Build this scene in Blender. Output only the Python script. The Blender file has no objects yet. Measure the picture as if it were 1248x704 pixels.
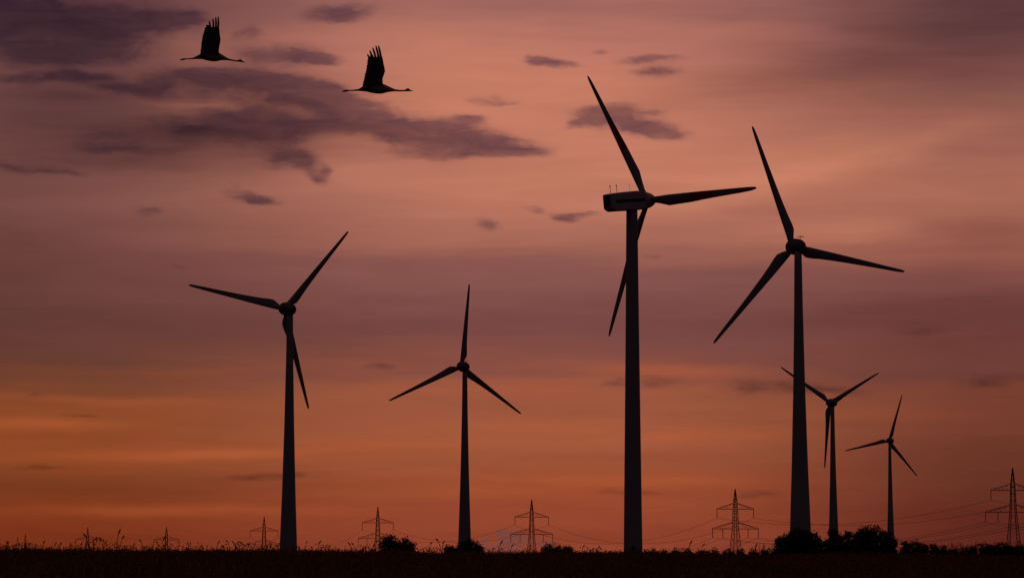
import bpy, bmesh, math, random
import numpy as np
from mathutils import Vector, Matrix

# ------------------------------------------------------------------ camera, sky, sun, exposure
scene = bpy.context.scene
C = scene.collection
F_PX = 3550.0                       # focal length in photo pixels (1248 wide)
EYE = 1.75
PITCH = math.atan(312.0 / F_PX)     # the eye line lies 312 px under the picture's middle

cam_data = bpy.data.cameras.new('camera')
cam = bpy.data.objects.new('camera', cam_data)
C.objects.link(cam)
cam.location = (0, 0, EYE)
cam.rotation_euler = (math.pi / 2 + PITCH, 0, 0)
cam_data.sensor_width = 36.0
cam_data.lens = 36.0 * F_PX / 1248.0
cam_data.clip_start = 0.5
cam_data.clip_end = 60000
scene.camera = cam

CAM = Vector((0, 0, EYE))
FW = Vector((0, math.cos(PITCH), math.sin(PITCH)))
UP = Vector((0, -math.sin(PITCH), math.cos(PITCH)))
RT = Vector((1, 0, 0))

def ray(px, py):
    return FW + RT * ((px - 624.0) / F_PX) - UP * ((py - 352.0) / F_PX)

def at(px, py, y):
    """point seen at a photo pixel, at the distance y (metres north of the camera)"""
    r = ray(px, py)
    return CAM + r * (y / r.y)

def ang(px, py):
    r = ray(px, py).normalized()
    return math.atan2(r.x, r.y) * F_PX, math.asin(r.z) * F_PX

def lin(c, k=1.0):
    return tuple(((v / 255.0) / 12.92 if v <= 10 else ((v / 255.0 + 0.055) / 1.055) ** 2.4) for v in c)

SUN_AZ, SUN_EL = math.radians(5.0), math.radians(0.6)

scene.view_settings.view_transform = 'Standard'
scene.view_settings.look = 'None'
scene.view_settings.exposure = 0.0
scene.view_settings.gamma = 1.0
scene.view_settings.use_curve_mapping = False

def build_world():
    w = bpy.data.worlds.new('World')
    scene.world = w
    w.use_nodes = True
    nt = w.node_tree
    nt.nodes.clear()
    N, L = nt.nodes.new, nt.links.new

    def setin(sock, v):
        if hasattr(v, 'is_output'):
            L(v, sock)
        else:
            sock.default_value = v

    def math_(op, a, b=0.0, c=0.0, clamp=False):
        n = N('ShaderNodeMath'); n.operation = op; n.use_clamp = clamp
        setin(n.inputs[0], a); setin(n.inputs[1], b); setin(n.inputs[2], c)
        return n.outputs[0]

    def smooth(v, a, b, lo=0.0, hi=1.0):
        n = N('ShaderNodeMapRange'); n.interpolation_type = 'SMOOTHSTEP'
        setin(n.inputs[0], v)
        for i, x in enumerate((a, b, lo, hi)):
            n.inputs[1 + i].default_value = x
        return n.outputs[0]

    def mixc(f, a, b, mode='MIX'):
        n = N('ShaderNodeMix'); n.data_type = 'RGBA'; n.blend_type = mode
        setin(n.inputs[0], f); setin(n.inputs[6], a); setin(n.inputs[7], b)
        return n.outputs[2]

    tc = N('ShaderNodeTexCoord')
    sep = N('ShaderNodeSeparateXYZ'); L(tc.outputs['Generated'], sep.inputs[0])
    az = math_('MULTIPLY', math_('ARCTAN2', sep.outputs[0], sep.outputs[1]), F_PX)
    el = math_('MULTIPLY', math_('ARCSINE', sep.outputs[2]), F_PX)
    comb = N('ShaderNodeCombineXYZ'); L(az, comb.inputs[0]); L(el, comb.inputs[1])
    P = comb.outputs[0]

    def noise(sx, sy, detail, rough, off=(0, 0), src=P, rot=0.0, dist=0.0):
        m = N('ShaderNodeMapping'); m.vector_type = 'POINT'
        L(src, m.inputs[0])
        m.inputs['Location'].default_value = (off[0], off[1], 0)
        m.inputs['Rotation'].default_value = (0, 0, rot)
        m.inputs['Scale'].default_value = (1 / sx, 1 / sy, 1)
        t = N('ShaderNodeTexNoise'); t.noise_dimensions = '2D'
        t.inputs['Scale'].default_value = 1.0
        t.inputs['Detail'].default_value = detail
        t.inputs['Roughness'].default_value = rough
        t.inputs['Distortion'].default_value = dist
        L(m.outputs[0], t.inputs['Vector'])
        return t.outputs[0]

    # ---- height bands of the sunset, three headings blended round the horizon
    LO, HI = -40.0, 760.0
    def ramp(stops, fac):
        n = N('ShaderNodeValToRGB'); n.color_ramp.interpolation = 'EASE'
        cr = n.color_ramp
        pts = sorted(((664 - y - LO) / (HI - LO), c) for y, c in stops)
        while len(cr.elements) < len(pts):
            cr.elements.new(0.5)
        for e, (p, c) in zip(cr.elements, pts):
            e.position = p
        for e, (p, c) in zip(cr.elements, pts):
            e.color = tuple(v * q for v, q in zip(lin(c), (1.05, 1.05, 1.09))) + (1,)
        L(fac, n.inputs[0])
        return n.outputs[0]

    warp = noise(620, 70, 4.0, 0.55, (3.1, 1.7))
    warp2 = noise(240, 26, 4.0, 0.6, (7.7, 4.2))
    elw = math_('ADD', el, math_('MULTIPLY', math_('SUBTRACT', warp, 0.5), 95.0))
    elw = math_('ADD', elw, math_('MULTIPLY', math_('SUBTRACT', warp2, 0.5), 26.0))
    fac = math_('DIVIDE', math_('SUBTRACT', elw, LO), HI - LO, clamp=True)
    left = ramp(SKY_LEFT, fac)
    mid = ramp(SKY_MID, fac)
    right = ramp(SKY_RIGHT, fac)
    tl = smooth(az, -560.0, -60.0)
    tr = smooth(az, 130.0, 600.0)
    col = mixc(tr, mixc(tl, left, mid), right)

    # ---- soft glows and veils: (px, py, sx, sy, tilt, amount)
    def vmath(op, a, b, c=None):
        n = N('ShaderNodeVectorMath'); n.operation = op
        for i, v in enumerate((a, b, c)):
            if v is not None: setin(n.inputs[i], v)
        return n.outputs['Value'] if op == 'DOT_PRODUCT' else n.outputs['Vector']

    def gauss(px, py, sx, sy, tilt, src=P):
        cx, cy = ang(px, py)
        if tilt == 0:
            q = vmath('MULTIPLY_ADD', src, (1 / sx, 1 / sy, 0), (-cx / sx, -cy / sy, 0))
            r2 = vmath('DOT_PRODUCT', q, q)
        else:
            c, s_ = math.cos(math.radians(tilt)), math.sin(math.radians(tilt))
            q = vmath('SUBTRACT', src, (cx, cy, 0))
            u = vmath('DOT_PRODUCT', q, (c / sx, s_ / sx, 0))
            v = vmath('DOT_PRODUCT', q, (-s_ / sy, c / sy, 0))
            r2 = math_('MULTIPLY_ADD', v, v, math_('MULTIPLY', u, u))
        return math_('POWER', 0.36788, r2)

    # warped coordinates so that nothing keeps an elliptical outline
    wn = noise(150, 60, 4.0, 0.6, (11.0, 2.0))
    wn2 = noise(130, 50, 4.0, 0.6, (1.0, 9.0))
    wv = N('ShaderNodeCombineXYZ')
    L(math_('MULTIPLY', math_('SUBTRACT', wn, 0.5), 70.0), wv.inputs[0])
    L(math_('MULTIPLY', math_('SUBTRACT', wn2, 0.5), 24.0), wv.inputs[1])
    wp = N('ShaderNodeVectorMath'); wp.operation = 'ADD'
    L(P, wp.inputs[0]); L(wv.outputs[0], wp.inputs[1])
    PW = wp.outputs[0]

    def total(items, src):
        acc = None
        for (px, py, sx, sy, tilt, a) in items:
            if items is SKY_CLOUDS: sx, sy = sx * 1.06 + 2, sy * 1.12
            g = gauss(px, py, sx, sy, tilt, src)
            acc = math_('MULTIPLY', g, a) if acc is None else math_('MULTIPLY_ADD', g, a, acc)
        return acc

    streak = noise(330, 34, 6.0, 0.6, (5.0, 3.0), rot=0.06, dist=0.3)
    glow = total(SKY_GLOWS, PW)
    gl = math_('MULTIPLY', glow, math_('MULTIPLY_ADD', streak, 1.2, 0.4), clamp=True)
    col = mixc(gl, col, lin((208, 132, 102)) + (1,))
    pm = vmath('MULTIPLY_ADD', wv.outputs[0], (1.0, 0.35, 0.0), P)
    band = math_('MULTIPLY', total(SKY_BANDS, pm), math_('MULTIPLY_ADD', streak, 1.4, 0.3), clamp=True)
    col = mixc(band, col, lin((192, 96, 54)) + (1,))
    veil = total(SKY_VEILS, PW)
    vl = math_('MULTIPLY', veil, math_('MULTIPLY_ADD', streak, 1.4, 0.3), clamp=True)
    col = mixc(vl, col, mixc(1.0, col, (0.47, 0.44, 0.52, 1), 'MULTIPLY'))
    # fine streaks over everything
    fine = noise(240, 26, 6.0, 0.58, (2.0, 8.0), rot=0.05, dist=0.4)
    bright = math_('MULTIPLY_ADD', math_('SUBTRACT', fine, 0.5), 0.26, 1.0)
    bb = N('ShaderNodeCombineColor'); [L(bright, bb.inputs[i]) for i in range(3)]
    col = mixc(1.0, col, bb.outputs[0], 'MULTIPLY')

    # ---- dark stratus scraps
    edge = noise(46, 18, 9.0, 0.62, (4.0, 6.0), rot=0.10, dist=0.6)
    big = noise(120, 34, 5.0, 0.55, (9.0, 1.0), rot=0.08, dist=0.3)
    dens = math_('MINIMUM', total(SKY_CLOUDS, PW), 1.35)
    dd = math_('ADD', dens, math_('MULTIPLY', math_('SUBTRACT', edge, 0.5), math_('MULTIPLY_ADD', dens, 0.9, 0.08)))
    dd = math_('ADD', dd, math_('MULTIPLY', math_('SUBTRACT', big, 0.5), math_('MULTIPLY', dens, 1.5)))
    mask = smooth(dd, 0.17, 1.04)
    thick = math_('MULTIPLY_ADD', noise(90, 20, 6.0, 0.6, (6.0, 12.0), rot=0.1, dist=0.6), 0.7, 0.46, clamp=True)
    mask = math_('MULTIPLY', mask, thick)
    dark = mixc(1.0, col, (0.28, 0.285, 0.50, 1), 'MULTIPLY')
    col = mixc(mask, col, dark)
    # cumulus heads far off on the horizon
    cedge = noise(9, 7, 6.0, 0.6, (3.0, 3.0))
    cum = total(SKY_CUMULUS, P)
    cm = smooth(math_('ADD', cum, math_('MULTIPLY', math_('SUBTRACT', cedge, 0.5), 1.1)), 0.30, 0.72)
    col = mixc(math_('MULTIPLY', cm, 0.6), col, lin((110, 69, 68)) + (1,))

    # ---- the afterglow is narrow: the sky darkens to a dim violet dusk overhead and behind
    absaz = math_('ABSOLUTE', az)
    side = smooth(absaz, 700.0, 2600.0, 1.0, 0.0)
    high = smooth(el, 640.0, 1700.0, 1.0, 0.0)
    keep = math_('MULTIPLY', side, high)
    dusk = mixc(smooth(sep.outputs[2], 0.12, 0.95), (0.0085, 0.0065, 0.0125, 1), (0.056, 0.028, 0.026, 1))
    col = mixc(keep, dusk, col)
    below = smooth(el, -60.0, -10.0)
    col = mixc(below, (0.004, 0.003, 0.003, 1), col)

    bg = N('ShaderNodeBackground'); L(col, bg.inputs[0]); bg.inputs[1].default_value = 1.0
    sky = N('ShaderNodeTexSky'); sky.sky_type = 'NISHITA'; sky.sun_disc = False
    sky.sun_elevation = math.radians(-5.0); sky.sun_rotation = SUN_AZ
    bg2 = N('ShaderNodeBackground'); L(sky.outputs[0], bg2.inputs[0]); bg2.inputs[1].default_value = 0.05
    add = N('ShaderNodeAddShader'); L(bg.outputs[0], add.inputs[0]); L(bg2.outputs[0], add.inputs[1])
    out = N('ShaderNodeOutputWorld'); L(add.outputs[0], out.inputs[0])

# colours of the sky by height (photo row, sRGB) on the left, in the middle, on the right
SKY_LEFT = [(-90, (60, 38, 44)), (0, (96, 58, 60)), (60, (104, 64, 62)), (140, (115, 71, 66)), (240, (122, 75, 67)),
            (310, (112, 66, 60)), (380, (102, 59, 53)), (430, (100, 57, 46)), (465, (118, 63, 40)), (500, (134, 68, 36)),
            (540, (138, 68, 35)), (575, (124, 60, 32)), (605, (118, 55, 29)), (640, (122, 52, 25)), (664, (114, 46, 24))]
SKY_MID = [(-90, (104, 66, 68)), (0, (150, 96, 88)), (60, (180, 112, 95)), (130, (190, 118, 94)), (220, (182, 113, 91)),
           (290, (160, 98, 81)), (340, (132, 80, 73)), (400, (120, 70, 66)), (440, (130, 73, 61)), (475, (150, 82, 58)),
           (520, (153, 83, 57)), (560, (153, 80, 52)), (600, (150, 73, 45)), (640, (145, 67, 43)), (664, (136, 62, 42))]
SKY_RIGHT = [(-90, (70, 44, 50)), (0, (100, 62, 61)), (90, (126, 77, 71)), (170, (148, 91, 76)), (230, (164, 100, 80)),
             (290, (150, 88, 73)), (340, (121, 69, 62)), (390, (109, 60, 54)), (440, (106, 57, 50)), (480, (114, 59, 45)),
             (520, (110, 56, 42)), (560, (101, 50, 37)), (600, (94, 44, 33)), (640, (92, 38, 29)), (664, (88, 34, 27))]
SKY_GLOWS = [(560, 70, 150, 50, -12, 0.35), (700, 215, 170, 34, 5, 0.32), (920, 215, 150, 28, 12, 0.5),
             (1080, 185, 140, 18, 14, 0.3), (1040, 275, 130, 22, 4, 0.4), (620, 260, 160, 30, 0, 0.12),
             (430, 205, 50, 12, 0, 0.3), (430, 168, 34, 7, -4, 0.45), (560, 130, 90, 12, -12, 0.35), (265, 128, 70, 4, -2, 0.3), (230, 60, 60, 16, 0, 0.16)]
SKY_BANDS = [(40, 516, 110, 8, 0, 0.34), (260, 553, 190, 7, 1, 0.42), (230, 621, 210, 7, 0, 0.30), (120, 487, 160, 5, -2, 0.2), (470, 540, 120, 7, 0, 0.22),
             (790, 452, 120, 9, -2, 0.34), (610, 472, 140, 10, 0, 0.2), (820, 531, 190, 9, 1, 0.30), (770, 585, 160, 8, 0, 0.26), (640, 520, 120, 8, 0, 0.2), (1060, 505, 130, 9, 0, 0.14), (560, 600, 160, 8, 0, 0.14)]
SKY_VEILS = [(300, 186, 130, 22, 0, 0.34), (110, 196, 150, 14, 0, 0.26), (90, 120, 130, 18, 0, 0.22), (420, 150, 70, 22, -10, 0.25), (230, 592, 260, 12, 0, 0.16), (770, 556, 170, 8, 0, 0.18), (420, 566, 120, 6, 0, 0.12), (60, 535, 120, 5, 0, 0.12), (820, 500, 160, 6, 0, 0.1),
             (1150, 50, 230, 62, 10, 0.62), (930, 100, 150, 26, 8, 0.3), (110, 130, 230, 60, 0, 0.30), (200, 165, 210, 44, 0, 0.62), (330, 120, 110, 34, -8, 0.45), (520, 172, 110, 24, -6, 0.3), (80, 30, 150, 40, 0, 0.4),
             (900, 385, 360, 40, 0, 0.15), (330, 395, 260, 28, 0, 0.2), (1190, 280, 90, 14, -4, 0.3), (1210, 380, 120, 40, 0, 0.15), (0, 300, 90, 120, 0, 0.3)]
SKY_CLOUDS = [(35, 25, 120, 38, -2, 1.35), (112, 50, 62, 18, 0, 1.0), (60, 62, 70, 12, 0, 0.5), (195, 27, 48, 14, 0, 1.0), (236, 21, 16, 10, 0, 0.6), (300, 38, 16, 8, 0, 0.6),
              (412, 14, 48, 12, 9, 1.1), (338, 66, 46, 13, -3, 1.1), (405, 72, 26, 5, -2, 0.7),
              (40, 97, 64, 10, 0, 0.6), (160, 106, 64, 9, -3, 0.8), (100, 92, 40, 6, 0, 0.4),
              (245, 92, 56, 9, 0, 1.0), (310, 104, 80, 15, -4, 1.15), (378, 114, 56, 14, -12, 0.9), (424, 128, 58, 17, -20, 0.85), (474, 150, 56, 17, -16, 0.8),
              (540, 166, 68, 18, -6, 1.1), (602, 178, 56, 12, -4, 0.95), (642, 185, 40, 6, 0, 0.75), (530, 187, 60, 6, 0, 0.5), (572, 146, 25, 6, 0, 0.85),
              (238, 150, 86, 12, 0, 0.62), (330, 128, 70, 12, 0, 0.25), (400, 150, 44, 8, 0, 0.25), (200, 190, 120, 16, 0, 0.2), (322, 150, 72, 17, -2, 0.85), (352, 168, 44, 13, 0, 0.4), (285, 170, 80, 14, 0, 0.4),
              (348, 195, 30, 10, 0, 0.95), (376, 206, 26, 10, -18, 0.75), (404, 208, 9, 6, 0, 0.6), (392, 220, 14, 5, 0, 0.5),
              (313, 242, 30, 7, -7, 0.9), (280, 233, 20, 9, 0, 0.5), (140, 178, 66, 8, 0, 0.5), (120, 165, 60, 6, 0, 0.3),
              (30, 205, 60, 8, -4, 0.8), (95, 212, 30, 3.5, -6, 0.6), (72, 230, 18, 4, 0, 0.45), (170, 261, 19, 9, 0, 0.5), (218, 326, 18, 4, -6, 0.45),
              (676, 79, 28, 5.5, -4, 0.9), (650, 75, 14, 4, 0, 0.4), (792, 75, 42, 6, 0, 0.9), (804, 91, 34, 6, 0, 0.9), (727, 63, 17, 4, 0, 0.7), (594, 119, 26, 7, -6, 0.65), (618, 127, 20, 4, 0, 0.4),
              (722, 152, 28, 5, 14, 0.8), (762, 149, 50, 12, -6, 1.0), (752, 135, 24, 7, 8, 0.75), (792, 160, 30, 6, -6, 0.85), (797, 138, 18, 4, 0, 0.5),
              (645, 252, 16, 4, -4, 0.75), (692, 263, 19, 5, -8, 0.9), (596, 277, 15, 11, 0, 0.55), (722, 260, 16, 4, 0, 0.55),
              (805, 464, 32, 7, 0, 0.62), (745, 464, 18, 4, 0, 0.55), (925, 470, 56, 8, -3, 0.5), (1010, 474, 66, 8, -2, 0.56),
              (1215, 461, 60, 11, 0, 0.52), (1130, 402, 50, 7, -2, 0.45), (455, 447, 28, 5, -4, 0.65), (106, 505, 28, 4, 0, 0.65),
              (52, 572, 38, 4.5, 0, 0.7), (335, 581, 82, 6, 4, 0.62), (775, 597, 50, 6, 0, 0.55), (920, 603, 46, 7, 0, 0.55), (795, 313, 22, 6, 0, 0.4),
              (45, 482, 18, 5, 0, 0.5), (960, 160, 10, 4, 0, 0.3)]
SKY_CUMULUS = [(611, 648, 8, 7, 0, 0.8), (628, 650, 9, 7, 0, 0.7), (617, 657, 15, 8, 0, 0.7), (590, 657, 7, 5, 0, 0.75), (640, 657, 10, 6, 0, 0.6), (657, 660, 10, 6, 0, 0.55), (612, 668, 34, 6, 0, 0.8), (672, 663, 12, 5, 0, 0.5)]
build_world()

sd = bpy.data.lights.new('sun', 'SUN')
sd.energy = 0.06; sd.angle = math.radians(0.5); sd.color = (1.0, 0.45, 0.2)
sun = bpy.data.objects.new('sun', sd); C.objects.link(sun)
sun.rotation_euler = Vector((math.sin(SUN_AZ) * math.cos(SUN_EL), math.cos(SUN_AZ) * math.cos(SUN_EL), math.sin(SUN_EL))).to_track_quat('Z', 'Y').to_euler()
sun.location = (0, -20, 60)

# ------------------------------------------------------------------ helpers
def material(name, rgb, rough=0.7, var=0.15, scale=1.0, metallic=0.0, two=None, stretch=(1, 1, 1), bump=0.0):
    m = bpy.data.materials.new(name); m.use_nodes = True
    nt = m.node_tree; N, L = nt.nodes.new, nt.links.new
    b = nt.nodes['Principled BSDF']
    b.inputs['Roughness'].default_value = rough
    b.inputs['Metallic'].default_value = metallic
    tc = N('ShaderNodeTexCoord')
    mp = N('ShaderNodeMapping'); mp.inputs['Scale'].default_value = stretch
    L(tc.outputs['Object'], mp.inputs[0])
    t = N('ShaderNodeTexNoise'); t.inputs['Scale'].default_value = scale; t.inputs['Detail'].default_value = 5
    L(mp.outputs[0], t.inputs['Vector'])
    mx = N('ShaderNodeMix'); mx.data_type = 'RGBA'
    lo = tuple(max(0, c * (1 - var)) for c in rgb); hi = two or tuple(min(1, c * (1 + var)) for c in rgb)
    mx.inputs[6].default_value = lo + (1,); mx.inputs[7].default_value = tuple(hi) + (1,)
    L(t.outputs[0], mx.inputs[0]); L(mx.outputs[2], b.inputs['Base Color'])
    if bump:
        bn = N('ShaderNodeBump'); bn.inputs['Strength'].default_value = bump
        L(t.outputs[0], bn.inputs['Height']); L(bn.outputs[0], b.inputs['Normal'])
    return m

def blade_material(name, base, band):
    """paint with a red warning band along part of the span (object Z runs from hub to tip)"""
    m = material(name, base, 0.45, 0.08, 0.3)
    nt = m.node_tree; N, L = nt.nodes.new, nt.links.new
    b = nt.nodes['Principled BSDF']
    src = b.inputs['Base Color'].links[0].from_socket
    tc = N('ShaderNodeTexCoord'); sp = N('ShaderNodeSeparateXYZ'); L(tc.outputs['Object'], sp.inputs[0])
    acc = None
    for (a, c) in band:
        g = N('ShaderNodeMath'); g.operation = 'GREATER_THAN'; L(sp.outputs[2], g.inputs[0]); g.inputs[1].default_value = a
        l = N('ShaderNodeMath'); l.operation = 'LESS_THAN'; L(sp.outputs[2], l.inputs[0]); l.inputs[1].default_value = c
        k = N('ShaderNodeMath'); k.operation = 'MULTIPLY'; L(g.outputs[0], k.inputs[0]); L(l.outputs[0], k.inputs[1])
        if acc is None: acc = k.outputs[0]
        else:
            s = N('ShaderNodeMath'); s.operation = 'ADD'; L(acc, s.inputs[0]); L(k.outputs[0], s.inputs[1]); acc = s.outputs[0]
    mx = N('ShaderNodeMix'); mx.data_type = 'RGBA'
    L(acc, mx.inputs[0]); L(src, mx.inputs[6]); mx.inputs[7].default_value = (0.42, 0.025, 0.02, 1)
    L(mx.outputs[2], b.inputs['Base Color'])
    return m

M_PAINT = material('turbine_paint', (0.31, 0.32, 0.37), 0.5, 0.07, 0.15, stretch=(1, 1, 0.2))
M_BLADE = material('blade_paint', (0.28, 0.29, 0.33), 0.45, 0.07, 0.2)
M_BAND = blade_material('banded_blade_paint', (0.30, 0.31, 0.35), [(16.0, 24.6)])
M_NACELLE = material('nacelle_paint', (0.11, 0.11, 0.125), 0.6, 0.1, 0.4)
M_BOX = material('white_nacelle_paint', (0.50, 0.49, 0.53), 0.5, 0.06, 0.3)
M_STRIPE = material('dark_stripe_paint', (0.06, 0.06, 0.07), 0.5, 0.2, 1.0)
M_STEEL = material('weathered_steel', (0.16, 0.10, 0.075), 0.6, 0.2, 0.5)
M_GLASS = material('insulator_glaze', (0.10, 0.07, 0.06), 0.35, 0.1, 2.0)
M_WIRE = material('cable_aluminium', (0.12, 0.11, 0.10), 0.6, 0.1, 0.2)
M_LEAF = material('bush_leaves', (0.030, 0.040, 0.018), 0.8, 0.5, 0.6, two=(0.055, 0.065, 0.03))
M_BARK = material('bark', (0.06, 0.045, 0.035), 0.9, 0.3, 3.0, bump=0.4)
M_CROP = material('ripe_crop', (0.24, 0.10, 0.052), 0.8, 0.5, 0.5, two=(0.50, 0.21, 0.10))
M_GROUND = material('field_soil', (0.045, 0.030, 0.020), 0.95, 0.4, 0.02, two=(0.065, 0.045, 0.028), bump=0.3)
M_FEATHER = None

def obj(name, verts, faces, mat, parent=None, smooth=False):
    me = bpy.data.meshes.new(name)
    me.from_pydata([tuple(v) for v in verts], [], faces)
    if mat: me.materials.append(mat)
    if smooth:
        me.polygons.foreach_set('use_smooth', [True] * len(me.polygons))
    me.update()
    o = bpy.data.objects.new(name, me); C.objects.link(o)
    if parent: o.parent = parent
    return o

def tag(o, label=None, cat=None, group=None, kind=None):
    if label: o['label'] = label
    if cat: o['category'] = cat
    if group: o['group'] = group
    if kind: o['kind'] = kind
    return o

def empty(name, loc):
    o = bpy.data.objects.new(name, None); C.objects.link(o); o.location = loc
    o.empty_display_size = 0.5
    return o

class MB:
    def __init__(s): s.v = []; s.f = []
    def loft(s, rings, cap=True, closed=True):
        base = len(s.v); n = len(rings[0])
        for r in rings: s.v += [tuple(p) for p in r]
        for i in range(len(rings) - 1):
            for j in range(n if closed else n - 1):
                a = base + i * n + j; b = base + i * n + (j + 1) % n
                s.f.append((a, b, b + n, a + n))
        if cap:
            s.f.append(tuple(base + j for j in reversed(range(n))))
            s.f.append(tuple(base + (len(rings) - 1) * n + j for j in range(n)))
    def bar(s, a, b, w, w2=None, n=4):
        a, b = Vector(a), Vector(b); d = (b - a)
        if d.length < 1e-6: return
        d.normalize()
        x = d.cross(Vector((0, 0, 1)))
        if x.length < 1e-3: x = d.cross(Vector((1, 0, 0)))
        x.normalize(); y = d.cross(x)
        w2 = w if w2 is None else w2
        rr = []
        for p, r in ((a, w / 2), (b, w2 / 2)):
            rr.append([p + (x * math.cos(2 * math.pi * (k + .5) / n) + y * math.sin(2 * math.pi * (k + .5) / n)) * r * (1.41 if n == 4 else 1) for k in range(n)])
        s.loft(rr)
    def tube(s, pts, rads, n=8):
        pts = [Vector(p) for p in pts]; rings = []
        for i, p in enumerate(pts):
            d = (pts[min(i + 1, len(pts) - 1)] - pts[max(i - 1, 0)]).normalized()
            x = d.cross(Vector((0, 1, 0)))
            if x.length < 1e-3: x = d.cross(Vector((1, 0, 0)))
            x.normalize(); y = d.cross(x)
            r = rads[i]; rx, ry = r if isinstance(r, tuple) else (r, r)
            rings.append([p + x * math.cos(2 * math.pi * k / n) * rx + y * math.sin(2 * math.pi * k / n) * ry for k in range(n)])
        s.loft(rings)
    def build(s, name, mat, parent=None, smooth=False):
        return obj(name, s.v, s.f, mat, parent, smooth)

def interp(x, pts):
    if x <= pts[0][0]: return pts[0][1]
    for (a, va), (b, vb) in zip(pts, pts[1:]):
        if x <= b: return va + (vb - va) * (x - a) / (b - a)
    return pts[-1][1]

def sstep(a, b, x):
    t = min(1, max(0, (x - a) / (b - a))); return t * t * (3 - 2 * t)

# ------------------------------------------------------------------ terrain
def terrain(x, y):
    z = 0.0
    # a low swell carries the crop in front of the camera
    top = 0.520 - 0.0062 * (max(-40, min(40, x)))
    z += top * sstep(62, 112, y) * (1 - sstep(125, 300, y)) * math.exp(-(x / 260.0) ** 2)
    # behind the swell the land falls gently towards the horizon
    z -= 0.0030 * max(0.0, y - 170.0)
    # and a little more under the power line
    t = ((y - 1670) * 0.90 - (x - 287) * 0.43) / 1750.0
    z -= 24.0 * sstep(-0.2, 1.05, t)
    return z

xs = [-22000, -12000, -7000, -4500, -3000, -2200, -1600, -1200, -900, -650, -450, -320, -220, -150, -100] + list(range(-70, 71, 5)) + [100, 150, 220, 320, 450, 650, 900, 1200, 1600, 2200, 3000, 4500, 7000, 12000, 22000]
ys = [-3000, -1000, -300, -100, -40] + list(range(0, 200, 4)) + [215, 240, 270, 300, 340, 400, 480, 560, 660, 760, 880, 1000, 1150, 1300, 1450, 1600, 1750, 1900, 2050, 2200, 2400, 2600, 2800, 3000, 3250, 3500, 3800, 4200, 5000, 6500, 9000, 14000, 24000, 36000]
gv = [(x, y, terrain(x, y)) for y in ys for x in xs]
nx = len(xs)
gf = [(j * nx + i, j * nx + i + 1, (j + 1) * nx + i + 1, (j + 1) * nx + i) for j in range(len(ys) - 1) for i in range(nx - 1)]
tag(obj('ground', gv, gf, M_GROUND, smooth=True), 'dark flat farmland running out to the horizon', 'ground', kind='structure')

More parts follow.
